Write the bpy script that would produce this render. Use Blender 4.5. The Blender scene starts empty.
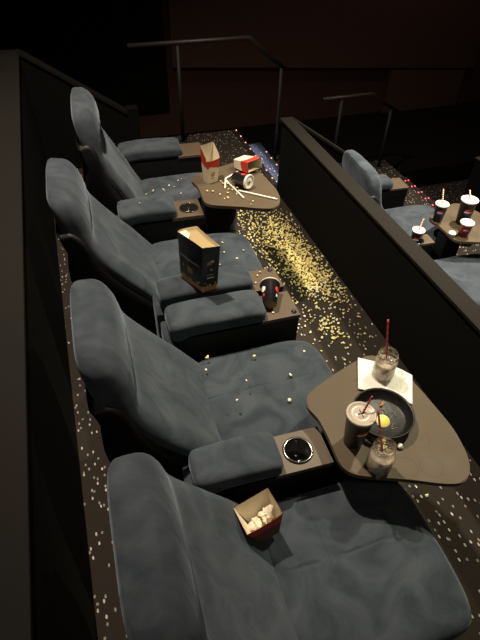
import bpy, bmesh, math, random
from mathutils import Vector, Matrix, noise
R = random.Random(7)
PI = math.pi
scene = bpy.context.scene
COL = scene.collection

# ------------------------------------------------------------ materials
def new_mat(name):
    m = bpy.data.materials.new(name); m.use_nodes = True
    nt = m.node_tree; b = nt.nodes['Principled BSDF']
    return m, nt, b
def N(nt, t, **kw):
    n = nt.nodes.new(t)
    for k, v in kw.items(): setattr(n, k, v)
    return n
def mathn(nt, op, a, b=None, c=None, clamp=False):
    n = nt.nodes.new('ShaderNodeMath'); n.operation = op; n.use_clamp = clamp
    for i, v in enumerate((a, b, c)):
        if v is None: continue
        if isinstance(v, (int, float)): n.inputs[i].default_value = v
        else: nt.links.new(v, n.inputs[i])
    return n.outputs[0]
def mixc(nt, f, a, b):
    n = nt.nodes.new('ShaderNodeMix'); n.data_type = 'RGBA'
    for idx, v in ((0, f), (6, a), (7, b)):
        if isinstance(v, (int, float)): n.inputs[idx].default_value = v
        elif isinstance(v, tuple): n.inputs[idx].default_value = (*v, 1)
        else: nt.links.new(v, n.inputs[idx])
    return n.outputs[2]
def simple(name, col, rough=.6, metal=0, var=.0, scale=20, bump=0, spec=.5, coat=0):
    m, nt, b = new_mat(name)
    b.inputs['Base Color'].default_value = (*col, 1)
    b.inputs['Roughness'].default_value = rough
    b.inputs['Metallic'].default_value = metal
    b.inputs['Specular IOR Level'].default_value = spec
    b.inputs['Coat Weight'].default_value = coat
    if var or bump:
        tc = N(nt, 'ShaderNodeTexCoord'); nz = N(nt, 'ShaderNodeTexNoise')
        nz.inputs['Scale'].default_value = scale; nz.inputs['Detail'].default_value = 4
        nt.links.new(tc.outputs['Object'], nz.inputs['Vector'])
        if var:
            c0 = tuple(c*(1-var) for c in col); c1 = tuple(min(1, c*(1+var)) for c in col)
            nt.links.new(mixc(nt, nz.outputs[0], c0, c1), b.inputs['Base Color'])
        if bump:
            bp = N(nt, 'ShaderNodeBump'); bp.inputs['Strength'].default_value = bump; bp.inputs['Distance'].default_value = .01
            nt.links.new(nz.outputs[0], bp.inputs['Height']); nt.links.new(bp.outputs[0], b.inputs['Normal'])
    return m

def fabric(name, seams=False, c0=(.018, .0245, .032), c1=(.054, .062, .074)):
    m, nt, b = new_mat(name)
    tc = N(nt, 'ShaderNodeTexCoord'); obj = tc.outputs['Object']
    oi = N(nt, 'ShaderNodeObjectInfo')
    add = N(nt, 'ShaderNodeVectorMath', operation='ADD'); nt.links.new(obj, add.inputs[0])
    cmb = N(nt, 'ShaderNodeCombineXYZ')
    nt.links.new(mathn(nt, 'MULTIPLY', oi.outputs['Random'], 13.0), cmb.inputs[1]); nt.links.new(cmb.outputs[0], add.inputs[1])
    n1 = N(nt, 'ShaderNodeTexNoise'); n1.inputs['Scale'].default_value = 7; n1.inputs['Detail'].default_value = 5
    n1.inputs['Distortion'].default_value = 1.2
    nt.links.new(add.outputs[0], n1.inputs['Vector'])
    n2 = N(nt, 'ShaderNodeTexNoise'); n2.inputs['Scale'].default_value = 380; n2.inputs['Detail'].default_value = 2
    nt.links.new(obj, n2.inputs['Vector'])
    rmp = N(nt, 'ShaderNodeMapRange'); rmp.inputs[1].default_value = .34; rmp.inputs[2].default_value = .66
    nt.links.new(n1.outputs[0], rmp.inputs[0])
    col = mixc(nt, rmp.outputs[0], c0, c1)
    col2 = mixc(nt, mathn(nt, 'MULTIPLY', n2.outputs[0], .35), col, tuple(c*1.5 for c in c1))
    nt.links.new(col2, b.inputs['Base Color'])
    b.inputs['Roughness'].default_value = .95
    b.inputs['Specular IOR Level'].default_value = .15
    b.inputs['Sheen Weight'].default_value = .18; b.inputs['Sheen Roughness'].default_value = .45
    b.inputs['Sheen Tint'].default_value = (.75, .87, 1, 1)
    # soft creases
    mp = N(nt, 'ShaderNodeMapping'); mp.inputs['Scale'].default_value = (2.0, 3.0, 2.0) if not seams else (3, 2.0, 3)
    nt.links.new(add.outputs[0], mp.inputs[0])
    n3 = N(nt, 'ShaderNodeTexNoise'); n3.inputs['Scale'].default_value = 1.3; n3.inputs['Detail'].default_value = 3; n3.inputs['Distortion'].default_value = 1.6
    nt.links.new(mp.outputs[0], n3.inputs['Vector'])
    h = mathn(nt, 'MULTIPLY', n3.outputs[0], .012)
    h = mathn(nt, 'ADD', h, mathn(nt, 'MULTIPLY', n2.outputs[0], .0006))
    if seams:
        sx = N(nt, 'ShaderNodeSeparateXYZ'); nt.links.new(obj, sx.inputs[0])
        wob = mathn(nt, 'MULTIPLY', mathn(nt, 'SUBTRACT', n1.outputs[0], .5), .05)
        # stitched cross seam and a lengthwise fold
        d1 = mathn(nt, 'ABSOLUTE', mathn(nt, 'SUBTRACT', sx.outputs[0], .455))
        g1 = mathn(nt, 'SUBTRACT', 1.0, mathn(nt, 'DIVIDE', d1, .005), clamp=True)
        g1 = mathn(nt, 'MULTIPLY', g1, mathn(nt, 'GREATER_THAN', sx.outputs[1], .0))
        d2 = mathn(nt, 'ABSOLUTE', mathn(nt, 'ADD', mathn(nt, 'SUBTRACT', sx.outputs[1], .02), wob))
        g2 = mathn(nt, 'SUBTRACT', 1.0, mathn(nt, 'DIVIDE', d2, .010), clamp=True)
        msk = mathn(nt, 'MULTIPLY', mathn(nt, 'MULTIPLY', mathn(nt, 'SUBTRACT', .74, sx.outputs[0]), 12.0, clamp=True), mathn(nt, 'MULTIPLY', mathn(nt, 'SUBTRACT', n3.outputs[0], .40), 6.0, clamp=True))
        g2 = mathn(nt, 'MULTIPLY', g2, msk)
        h = mathn(nt, 'SUBTRACT', h, mathn(nt, 'MULTIPLY', g1, .003))
        h = mathn(nt, 'SUBTRACT', h, mathn(nt, 'MULTIPLY', g2, .006))
    bp = N(nt, 'ShaderNodeBump'); bp.inputs['Strength'].default_value = .8; bp.inputs['Distance'].default_value = 1.0
    nt.links.new(h, bp.inputs['Height']); nt.links.new(bp.outputs[0], b.inputs['Normal'])
    return m

def carpet(name, blue=False):
    m, nt, b = new_mat(name)
    tc = N(nt, 'ShaderNodeTexCoord'); obj = tc.outputs['Object']
    def specks(scale, sx, sy, r0, keep, off):
        mp = N(nt, 'ShaderNodeMapping'); mp.inputs['Scale'].default_value = (sx, sy, .02); mp.inputs['Location'].default_value = (off, off*.7, 0)
        mp.inputs['Rotation'].default_value = (0, 0, off*.05)
        nt.links.new(obj, mp.inputs[0])
        vo = N(nt, 'ShaderNodeTexVoronoi'); vo.voronoi_dimensions = '2D'; vo.inputs['Scale'].default_value = scale; vo.inputs['Randomness'].default_value = .95
        nt.links.new(mp.outputs[0], vo.inputs['Vector'])
        sep = N(nt, 'ShaderNodeSeparateColor'); nt.links.new(vo.outputs['Color'], sep.inputs[0])
        a = mathn(nt, 'LESS_THAN', vo.outputs['Distance'], r0)
        k = mathn(nt, 'LESS_THAN', sep.outputs[0], keep)
        return mathn(nt, 'MULTIPLY', a, k), sep.outputs[1]
    s1, r1 = specks(36, 1, .5, .14, .36, 0)
    s2, r2 = specks(30, .8, .55, .11, .40, 5.3)
    nz = N(nt, 'ShaderNodeTexNoise'); nz.inputs['Scale'].default_value = 240; nz.inputs['Detail'].default_value = 3
    nt.links.new(obj, nz.inputs['Vector'])
    n2 = N(nt, 'ShaderNodeTexNoise'); n2.inputs['Scale'].default_value = 3; nt.links.new(obj, n2.inputs['Vector'])
    base = mixc(nt, nz.outputs[0], (.012, .0095, .007), (.045, .036, .029))
    base = mixc(nt, mathn(nt, 'MULTIPLY', n2.outputs[0], .5), base, (.03, .024, .02))
    c = mixc(nt, mathn(nt, 'MULTIPLY', s2, .9), base, (.28, .24, .20))
    c = mixc(nt, mathn(nt, 'MULTIPLY', s1, mathn(nt, 'MULTIPLY_ADD', r1, .6, .4)), c, (.62, .56, .47))
    nt.links.new(c, b.inputs['Base Color'])
    b.inputs['Roughness'].default_value = 1; b.inputs['Specular IOR Level'].default_value = .1
    bp = N(nt, 'ShaderNodeBump'); bp.inputs['Strength'].default_value = .7; bp.inputs['Distance'].default_value = .004
    nt.links.new(nz.outputs[0], bp.inputs['Height']); nt.links.new(bp.outputs[0], b.inputs['Normal'])
    return m

def emis(name, col, s):
    m, nt, b = new_mat(name)
    b.inputs['Base Color'].default_value = (*[c*.3 for c in col], 1)
    b.inputs['Emission Color'].default_value = (*col, 1); b.inputs['Emission Strength'].default_value = s
    return m

def glass(name, col=(1, 1, 1), rough=.03):
    m, nt, b = new_mat(name)
    b.inputs['Base Color'].default_value = (*col, 1); b.inputs['Roughness'].default_value = rough
    b.inputs['Transmission Weight'].default_value = 1; b.inputs['IOR'].default_value = 1.45
    tr = N(nt, 'ShaderNodeBsdfTransparent'); tr.inputs[0].default_value = (.93, .93, .9, 1)
    mx = N(nt, 'ShaderNodeMixShader'); mx.inputs[0].default_value = .55
    out = [n for n in nt.nodes if n.type == 'OUTPUT_MATERIAL'][0]
    nt.links.new(b.outputs[0], mx.inputs[1]); nt.links.new(tr.outputs[0], mx.inputs[2]); nt.links.new(mx.outputs[0], out.inputs[0])
    return m

def tabletop_mat():
    m, nt, b = new_mat('laminate_top')
    tc = N(nt, 'ShaderNodeTexCoord'); obj = tc.outputs['Object']
    n1 = N(nt, 'ShaderNodeTexNoise'); n1.inputs['Scale'].default_value = 9; n1.inputs['Detail'].default_value = 6
    nt.links.new(obj, n1.inputs['Vector'])
    n2 = N(nt, 'ShaderNodeTexNoise'); n2.inputs['Scale'].default_value = 160; nt.links.new(obj, n2.inputs['Vector'])
    c = mixc(nt, n1.outputs[0], (.078, .054, .031), (.104, .075, .045))
    c = mixc(nt, mathn(nt, 'MULTIPLY', n2.outputs[0], .3), c, (.08, .065, .05))
    # dried ring marks left by wet glasses
    sx = N(nt, 'ShaderNodeSeparateXYZ'); nt.links.new(obj, sx.inputs[0])
    tot = None
    for (cx, cy, r) in ((.78, .62, .038), (.86, .60, .036), (.88, .70, .034)):
        dx = mathn(nt, 'SUBTRACT', sx.outputs[0], cx); dy = mathn(nt, 'SUBTRACT', sx.outputs[1], cy)
        d = mathn(nt, 'SQRT', mathn(nt, 'ADD', mathn(nt, 'MULTIPLY', dx, dx), mathn(nt, 'MULTIPLY', dy, dy)))
        g = mathn(nt, 'SUBTRACT', 1.0, mathn(nt, 'DIVIDE', mathn(nt, 'ABSOLUTE', mathn(nt, 'SUBTRACT', d, r)), .003), clamp=True)
        g = mathn(nt, 'MULTIPLY', g, n1.outputs[0])
        tot = g if tot is None else mathn(nt, 'MAXIMUM', tot, g)
    c = mixc(nt, mathn(nt, 'MULTIPLY', tot, .6), c, (.02, .016, .012))
    nt.links.new(c, b.inputs['Base Color'])
    nt.links.new(mathn(nt, 'MULTIPLY_ADD', n1.outputs[0], .3, .40), b.inputs['Roughness']); b.inputs['Specular IOR Level'].default_value = .22
    return m

M = {}
M['fab'] = fabric('blue_grey_suede'); M['fabseat'] = fabric('blue_grey_suede_seamed', True)
M['vinyl'] = simple('black_vinyl', (.0045, .0045, .005), .55, var=.2, scale=40, bump=.1, spec=.3)
M['blackwall'] = simple('black_wall_cloth', (.004, .0036, .003), .95, var=.3, scale=60, spec=.1)
M['cap'] = simple('brown_cap_laminate', (.0085, .0064, .0040), .8, var=.15, scale=14, spec=.15)
M['capdark'] = simple('dark_brown_cap', (.0065, .005, .0036), .85, var=.15, scale=14, spec=.2)
M['board'] = simple('brown_console_laminate', (.090, .060, .036), .5, var=.12, scale=30)
M['table'] = tabletop_mat()
M['edge'] = simple('dark_table_edge', (.03, .024, .018), .5)
M['metal'] = simple('dark_metal', (.003, .0028, .0028), .7, 0)
M['chrome'] = simple('chrome', (.6, .58, .55), .18, 1)
M['blackgloss'] = simple('black_gloss', (.012, .011, .011), .2, coat=.4)
M['pan'] = simple('black_glazed_pan', (.006, .0055, .005), .42, var=.4, scale=50, bump=.15, spec=.35)
M['carpet'] = carpet('speckled_carpet')
M['popcorn'] = simple('buttered_popcorn', (.80, .66, .27), .8, var=.25, scale=90)
M['popcorn2'] = simple('pale_popcorn', (.85, .78, .52), .8, var=.2, scale=90)
M['white'] = simple('white_paper', (.80, .76, .66), .8, var=.04, scale=30)
M['lid'] = simple('white_plastic', (.78, .74, .64), .45)
M['cream'] = simple('cream_board', (.72, .62, .46), .8, var=.08, scale=25)
M['red'] = simple('red_print', (.55, .035, .02), .6)
M['darkred'] = simple('deep_red_print', (.30, .03, .025), .6)
M['darkcup'] = simple('dark_cup_print', (.014, .012, .016), .35)
M['blueprint'] = simple('blue_print', (.03, .06, .28), .45)
M['kraft'] = simple('kraft_paper', (.33, .235, .115), .85, var=.1, scale=30, bump=.15)
M['smear'] = simple('sauce_smear', (.16, .14, .11), .4)
M['gold'] = simple('gold_print', (.48, .33, .13), .6, var=.2, scale=120)
M['grey_print'] = simple('grey_print', (.55, .52, .45), .7)
M['drink'] = simple('melted_ice_drink', (.50, .38, .29), .35, var=.35, scale=45, bump=.3)
M['glass'] = glass('jar_glass'); M['clear'] = glass('clear_plastic', (.95, .95, .95), .15)
M['tintlid'] = simple('clear_lid_over_pink_ice', (.42, .34, .27), .3, var=.15, scale=60)
M['strawdark'] = simple('dark_red_stripe', (.16, .03, .03), .5)
M['brownprint'] = simple('brown_red_print', (.13, .055, .04), .6)
M['straw_red'] = simple('red_straw', (.35, .05, .05), .5)
M['lemon'] = simple('lemon_flesh', (.75, .62, .12), .4, var=.15, scale=200)
M['orange'] = simple('orange_peel', (.55, .16, .03), .5)
M['rail'] = simple('brushed_rail', (.028, .020, .017), .5, .4)
M['farwall'] = simple('dark_red_wall_cloth', (.060, .030, .024), .95, var=.12, scale=30, spec=.1)
M['farpanel'] = simple('brown_wall_panel', (.085, .048, .038), .9, var=.1, scale=20, spec=.1)
M['led_orange'] = emis('amber_led', (1, .36, .14), 3); M['led_red'] = emis('red_led', (1, .07, .10), 5)
M['led_blue'] = emis('blue_led', (.25, .42, 1), 2.2)

# ------------------------------------------------------------ helpers
def finish(name, bm, mats, parent=None, smooth=True, loc=None):
    me = bpy.data.meshes.new(name)
    bmesh.ops.recalc_face_normals(bm, faces=bm.faces[:])
    bm.to_mesh(me); bm.free()
    if not isinstance(mats, (list, tuple)): mats = [mats]
    for m in mats: me.materials.append(m)
    for p in me.polygons: p.use_smooth = smooth
    o = bpy.data.objects.new(name, me); COL.objects.link(o)
    if parent is not None: o.parent = parent
    if loc: o.location = loc
    return o
def tag(o, label, cat, group=None, kind=None):
    if label: o['label'] = label
    if cat: o['category'] = cat
    if group: o['group'] = group
    if kind: o['kind'] = kind
    return o
def thing(name, label, cat, loc=(0, 0, 0), rz=0, group=None, rot=None):
    o = bpy.data.objects.new(name, None); COL.objects.link(o)
    o.empty_display_size = .1
    o.location = loc; o.rotation_euler = rot if rot else (0, 0, rz)
    return tag(o, label, cat, group)
def structure(name, bm, m, smooth=False):
    o = finish(name, bm, m, smooth=smooth); o['kind'] = 'structure'; return o
def copy_tree(o, parent=None):
    c = o.copy(); COL.objects.link(c)
    if parent is not None: c.parent = parent
    for ch in list(o.children): copy_tree(ch, c)
    return c
def box(bm, x0, x1, y0, y1, z0, z1, bev=0, top=True):
    vs = [bm.verts.new((x, y, z)) for z in (z0, z1) for y in (y0, y1) for x in (x0, x1)]
    F = [(0, 1, 3, 2), (0, 1, 5, 4), (2, 3, 7, 6), (0, 2, 6, 4), (1, 3, 7, 5)]
    if top: F.append((4, 5, 7, 6))
    fs = [bm.faces.new([vs[i] for i in f]) for f in F]
    if bev and top:
        es = list({e for f in fs for e in f.edges})
        bmesh.ops.bevel(bm, geom=es, offset=bev, segments=3, profile=.6, affect='EDGES')
    return fs
def bbox(*a, **k):
    bm = bmesh.new(); box(bm, *a, **k); return bm
def interp(st, n):
    """Catmull-Rom through lists of equal length tuples"""
    out = []; L = len(st)-1
    for i in range(n+1):
        t = i/n*L; k = min(int(t), L-1); u = t-k
        p0, p1, p2, p3 = st[max(k-1, 0)], st[k], st[k+1], st[min(k+2, L)]
        out.append(tuple(.5*((2*b)+(-a+c)*u+(2*a-5*b+4*c-d)*u*u+(-a+3*b-3*c+d)*u**3) for a, b, c, d in zip(p0, p1, p2, p3)))
    return out
def loft(bm, rings, cap=True):
    prev = None; first = None
    for r in rings:
        vs = [bm.verts.new(p) for p in r]
        if prev:
            n = len(vs)
            for i in range(n): bm.faces.new((prev[i], prev[(i+1) % n], vs[(i+1) % n], vs[i]))
        else: first = vs
        prev = vs
    if cap:
        for ring in (first, prev):
            c = sum((v.co for v in ring), Vector())/len(ring)
            cv = bm.verts.new(c)
            for i in range(len(ring)): bm.faces.new((ring[i], ring[(i+1) % len(ring)], cv))
def superring(c, A, B, ra, rb, e=5, n=40):
    c, A, B = Vector(c), Vector(A), Vector(B); out = []
    for i in range(n):
        t = 2*PI*(i+.5)/n; co, si = math.cos(t), math.sin(t)
        k = (abs(co)**e+abs(si)**e)**(-1/e)
        out.append(c+A*(ra*k*co)+B*(rb*k*si))
    return out
def lathe(prof, seg=28, bm=None):
    bm = bm or bmesh.new(); rings = []
    for r, z in prof:
        if r < 1e-5: rings.append([bm.verts.new((0, 0, z))])
        else: rings.append([bm.verts.new((r*math.cos(2*PI*i/seg), r*math.sin(2*PI*i/seg), z)) for i in range(seg)])
    for a, b in zip(rings, rings[1:]):
        for i in range(seg):
            j = (i+1) % seg
            if len(a) == 1 and len(b) == 1: continue
            if len(a) == 1: bm.faces.new((a[0], b[i], b[j]))
            elif len(b) == 1: bm.faces.new((a[i], a[j], b[0]))
            else: bm.faces.new((a[i], a[j], b[j], b[i]))
    return bm
def tube(bm, pts, r, seg=10):
    pts = [Vector(p) for p in pts]; rings = []
    for i, p in enumerate(pts):
        d = (pts[min(i+1, len(pts)-1)]-pts[max(i-1, 0)]).normalized()
        up = Vector((0, 0, 1)) if abs(d.z) < .95 else Vector((1, 0, 0))
        a = d.cross(up).normalized(); b = d.cross(a)
        rings.append([p+(a*math.cos(2*PI*k/seg)+b*math.sin(2*PI*k/seg))*r for k in range(seg)])
    loft(bm, rings)
def prism(bm, pts, z0, z1, bev=0):
    lo = [bm.verts.new((x, y, z0)) for x, y in pts]; hi = [bm.verts.new((x, y, z1)) for x, y in pts]
    n = len(pts); fs = [bm.faces.new(lo), bm.faces.new(hi)]
    for i in range(n): fs.append(bm.faces.new((lo[i], lo[(i+1) % n], hi[(i+1) % n], hi[i])))
    if bev:
        es = list(fs[1].edges)+list(fs[0].edges)
        bmesh.ops.bevel(bm, geom=es, offset=bev, segments=2, affect='EDGES')
def smooth_closed(pts, n=6):
    out = []; L = len(pts)
    for k in range(L):
        p0, p1, p2, p3 = pts[k-1], pts[k], pts[(k+1) % L], pts[(k+2) % L]
        for i in range(n):
            u = i/n
            out.append(tuple(.5*((2*b)+(-a+c)*u+(2*a-5*b+4*c-d)*u*u+(-a+3*b-3*c+d)*u**3) for a, b, c, d in zip(p0, p1, p2, p3)))
    return out
def plate_hole(bm, x0, x1, y0, y1, z0, z1, cx, cy, r, seg=40):
    def edge(a):
        dx, dy = math.cos(a), math.sin(a); t = 1e9
        if dx > 1e-9: t = min(t, (x1-cx)/dx)
        if dx < -1e-9: t = min(t, (x0-cx)/dx)
        if dy > 1e-9: t = min(t, (y1-cy)/dy)
        if dy < -1e-9: t = min(t, (y0-cy)/dy)
        return (cx+dx*t, cy+dy*t)
    angs = sorted([2*PI*i/seg for i in range(seg)]+[math.atan2(y-cy, x-cx) % (2*PI) for x in (x0, x1) for y in (y0, y1)])
    L = []
    for a in angs:
        e = edge(a); c = (cx+r*math.cos(a), cy+r*math.sin(a))
        L.append([bm.verts.new((*p, z)) for p, z in ((c, z0), (c, z1), (e, z1), (e, z0))])
    n = len(L)
    for i in range(n):
        a, b = L[i], L[(i+1) % n]
        for k in range(4): bm.faces.new((a[k], a[(k+1) % 4], b[(k+1) % 4], b[k]))

# ------------------------------------------------------------ room
ROW = dict(back=-.285, front=1.485, capw=.085)
LOWZ = -.56            # next row's platform
Y0, Y1 = -1.2, 4.75   # platform extent along the row
bm = bmesh.new(); box(bm, -.40, 1.535, Y0, Y1, -.7, 0); structure('floor', bm, M['carpet'])
bm = bmesh.new(); box(bm, 1.536, 1.795, 3.55, Y1, -.7, -.17); structure('floor_stair_tread', bm, M['carpet'])
bm = bmesh.new(); box(bm, 1.796, 2.05, 3.55, Y1, -.7, -.335); structure('floor_stair_tread', bm, M['carpet'])
bm = bmesh.new(); box(bm, 2.051, 3.365, 3.55, Y1, -.7, LOWZ); box(bm, 1.60, 3.365, Y0, 3.549, -.7, LOWZ); structure('floor_lower_row', bm, M['carpet'])
bm = bmesh.new(); box(bm, 3.366, 3.55, 3.55, Y1, -1.3, LOWZ-.17); box(bm, 3.551, 8, Y0, Y1, -1.3, -1.0); structure('floor_lowest', bm, M['carpet'])
# rear half wall with brown cap
bm = bmesh.new(); box(bm, -.40, -.286, Y0, 4.34, 0.001, .93); structure('wall_rear', bm, M['blackwall'])
bm = bmesh.new(); box(bm, -.47, -.282, Y0, 4.40, .931, .95, bev=.004); structure('trim_1', bm, M['capdark'])
# sloping return of the rear wall beside the aisle stairs
def sloped(name, x0, x1, y0, y1, z0a, z0b, ta, tb, m):
    bm = bmesh.new()
    P = [(x0, z0a), (x1, z0b), (x1, tb), (x0, ta)]
    a = [bm.verts.new((x, y0, z)) for x, z in P]; b = [bm.verts.new((x, y1, z)) for x, z in P]
    bm.faces.new(a); bm.faces.new(b)
    for i in range(4): bm.faces.new((a[i], a[(i+1) % 4], b[(i+1) % 4], b[i]))
    return structure(name, bm, m)
sloped('wall_aisle', -.285, .44, 4.32, 4.39, .001, .001, .93, .425, M['blackwall'])
sloped('trim_2', -.281, .44, 4.30, 4.40, .931, .426, .953, .450, M['cap'])
bm = bmesh.new(); box(bm, .441, .53, 4.30, 4.40, .001, .47); structure('trim_post', bm, M['blackwall'])
# front partition between this row and the next
bm = bmesh.new(); box(bm, 1.487, 1.565, Y0, 3.47, 0.001, .59); box(bm, 1.5365, 1.565, Y0, 3.47, LOWZ, .001); structure('wall_front', bm, M['blackwall'])
bm = bmesh.new(); box(bm, 1.472, 1.572, Y0, 3.49, .591, .607, bev=.003); structure('trim_3', bm, M['cap'])
sloped('wall_aisle_lower', 1.573, 2.30, 3.42, 3.48, LOWZ, LOWZ, .585, .10, M['blackwall'])
sloped('trim_4', 1.573, 2.30, 3.405, 3.49, .586, .101, .607, .122, M['cap'])
# third partition, in front of the lower row
bm = bmesh.new(); box(bm, 3.367, 3.46, Y0, 3.40, LOWZ-.5, .08); structure('wall_front_lower', bm, M['blackwall'])
bm = bmesh.new(); box(bm, 3.35, 3.48, Y0, 3.40, .081, .10, bev=.003); structure('trim_5', bm, M['cap'])
# auditorium side wall and back wall
bm = bmesh.new(); box(bm, -3, 9, 6.5, 6.6, -1.3, 3.9); structure('wall_side', bm, M['farwall'])
bm = bmesh.new(); box(bm, -3, 9, Y1+.001, 6.5, -1.3, -.75); structure('floor_side_aisle', bm, M['blackwall'])
def panel(name, pts, m, y0=6.44, y1=6.498):
    bm = bmesh.new()
    a = [bm.verts.new((x, y0, z)) for x, z in pts]; b = [bm.verts.new((x, y1, z)) for x, z in pts]
    bm.faces.new(a); bm.faces.new(b)
    for i in range(len(pts)): bm.faces.new((a[i], a[(i+1) % len(pts)], b[(i+1) % len(pts)], b[i]))
    return structure(name, bm, m)
panel('trim_6', [(1.27, .10), (5.75, -.24), (5.75, 2.4), (1.27, 2.4)], M['farpanel'])
panel('trim_7', [(4.34, -.90), (5.6, -1.0), (5.6, -.26), (4.34, -.16)], M['farpanel'])
panel('trim_8', [(-1.5, -.4), (1.19, -.4), (1.19, 2.4), (-1.5, 2.4)], M['blackwall'])
bm = bmesh.new(); box(bm, 8.0, 8.1, Y0, 6.5, -1.3, 3.9); structure('wall_screen', bm, M['blackwall'])
bm = bmesh.new(); box(bm, -3.1, -3.0, Y0, 6.5, -1.3, 3.9); structure('wall_back', bm, M['blackwall'])
bm = bmesh.new(); box(bm, -3.1, 8.1, Y0-.1, Y0-.001, -1.3, 3.9); structure('wall_near', bm, M['blackwall'])
bm = bmesh.new(); box(bm, -3.1, 8.1, Y0-.1, 6.6, 3.901, 4.0); structure('ceiling', bm, M['blackwall'])
bm = bmesh.new(); box(bm, -3.0, -.48, Y0, Y1, -.7, .45); structure('floor_upper_row', bm, M['carpet'])

# handrails
def handrail(label, x0, x1, x2, y, z, z2, posts, floor):
    t = thing('handrail', label, 'handrail', (posts[0], y, floor[0]))
    o = t.location
    bm = bmesh.new(); pts = [(x0, y, z), (x1-.03, y, z), (x1, y, z-.004), (x1+.03, y, z-.03), (x2, y, z2)]
    tube(bm, [Vector(p)-o for p in pts], .019, 12); finish('rail', bm, M['rail'], t)
    for px, fz in zip(posts, floor):
        zt = z if px < x1 else z+(z2-z)*(px-x1)/(x2-x1)
        bm = bmesh.new(); tube(bm, [Vector((px, y, fz))-o, Vector((px, y, zt-.02))-o], .017, 10); po = finish('post', bm, M['metal'], t)
        bm = lathe([(0, 0), (.04, 0), (.04, .008), (0, .008)], 16); finish('foot_plate', bm, M['metal'], po, loc=Vector((px, y, fz))-o)
handrail('metal handrail on a post at the far aisle, level then dropping with the stairs', .54, 1.60, 1.96, 4.6, .865, .58, [.96, 1.92], [.0, -.335])
handrail('low dim metal handrail beside the stairs of the lower row', 2.386, 2.95, 3.3, 4.6, .27, .05, [2.6, 3.2], [LOWZ, LOWZ])

# stair nosing light strips
def light_strip(label, x, y0, y1, z, ys, mat, rows=(0,), blue=0):
    t = thing('stair_light_strip', label, 'light strip', (x, y0, z))
    bm = bmesh.new(); box(bm, -.045, .004, 0, y1-y0, .0005, .006); finish('housing', bm, M['metal'], t, smooth=False)
    for r in rows:
        for yy in ys:
            bm = bmesh.new(); bmesh.ops.create_uvsphere(bm, u_segments=10, v_segments=6, radius=.0055)
            bmesh.ops.scale(bm, vec=(1.0, 1.9, .7), verts=bm.verts)
            finish('led', bm, mat, t, loc=(-.008+r, yy-y0, .007))
    if blue:
        bm = bmesh.new(); box(bm, .0005, .006, .02, y1-y0-.02, -.035, -.022); finish('riser_glow_strip', bm, M['led_blue'], t, smooth=False)
light_strip('amber dotted nosing light on the edge of the upper platform beyond the dark partition', 1.537, 3.50, 4.74, .001,
            [3.69+.146*i for i in range(8)], M['led_orange'], blue=1)
light_strip('short amber nosing light one step below the platform edge', 1.796, 3.55, 4.74, -.169, [4.23, 4.375, 4.517], M['led_orange'], blue=1)
light_strip('double line of red dotted lights on the lower row platform edge', 3.367, 3.40, 4.3, LOWZ+.001, [3.70+.131*i for i in range(5)], M['led_red'], rows=(-.038, 0))
light_strip('unlit-looking carpeted step edge with dim blue glow under red dotted lights', 3.552, 3.58, 4.6, LOWZ-.169, [], M['led_red'], blue=0) if False else None

# ------------------------------------------------------------ recliner
FRONT = [  # x, z, halfwidth, blue depth, total depth, angle below horizontal
    (.375, .375, .252, .05, .10, 40), (.315, .465, .257, .055, .13, 38), (.235, .565, .262, .055, .17, 37), (.160, .655, .264, .055, .19, 37),
    (.098, .740, .264, .062, .19, 34), (.058, .812, .262, .100, .175, 27), (.034, .875, .258, .118, .15, 18), (.020, .935, .247, .122, .135, 10),
    (.006, .99, .235, .124, .12, 4), (-.016, 1.038, .212, .110, .10, -2), (-.048, 1.066, .168, .070, .05, -8)]
def rot_profile(st, ang, px=.33, pz=.45):
    a = math.radians(ang); out = []
    for x, z, w, d, dt, an in st:
        k = min(1, max(0, (z-.42)/.25)); aa = a*k
        dx, dz = x-px, z-pz
        out.append((px+dx*math.cos(aa)+dz*math.sin(aa), pz-dx*math.sin(aa)+dz*math.cos(aa), w, d, dt, an+ang*k))
    return out
def backrest_bm(st, which):
    bm = bmesh.new(); S = interp(st, 44); rings = []
    n = 56
    for idx, (x, z, w, d, dt, an) in enumerate(S):
        t = idx/44
        if which == 'shell' and (t > .745 or t < .0): continue
        a = math.radians(an); B = Vector((-math.cos(a), 0, -math.sin(a)))
        if which == 'blue': s0, s1, ww, e = 0, d, w, 4.2
        else:
            k = 1-max(0, (t-.40)/.14)**2*.25
            q = max(0, min(1, (t-.58)/.165)); s0 = .030+.060*q**3; s1, ww, e = max(s0+.03, d+.012, .034+max(.09, dt*k)*(1-.25*q)), w+.014, 7
        c = Vector((x, 0, z))+B*((s0+s1)/2)
        ring = superring(c, Vector((0, 1, 0)), B, ww, (s1-s0)/2, e, n)
        if which == 'blue':
            r2 = []
            for p in ring:
                v = abs(p.y)/w; fr = (p-c).dot(B) < 0
                if fr:
                    # side bolsters of the lower back, domed headrest, soft lumbar
                    lower = max(0, 1-abs(t-.28)/.34)
                    p = p-B*(lower*(.020*math.exp(-((v-.80)/.16)**2)+.012*(1-v*v)))
                    hd = max(0, min(1, (t-.62)/.15))
                    p = p-B*(hd*.012*(1-v**2))
                    neck = math.exp(-((t-.57)/.06)**2)
                    p = p+B*(neck*.010*(1-v**4))
                r2.append(p+Vector((0, 0, 1))*(.004*noise.noise(p*6)))
            ring = r2
        rings.append(ring)
    loft(bm, rings)
    return bm
SEAT = [  # x, halfwidth, top z, bottom z
    (.270, .225, .480, .36), (.29, .250, .505, .34), (.345, .262, .515, .325), (.455, .266, .517, .31), (.565, .268, .520, .31), (.665, .268, .522, .31),
    (.74, .264, .518, .305), (.792, .250, .505, .30), (.822, .222, .478, .30), (.834, .19, .45, .31)]
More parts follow.
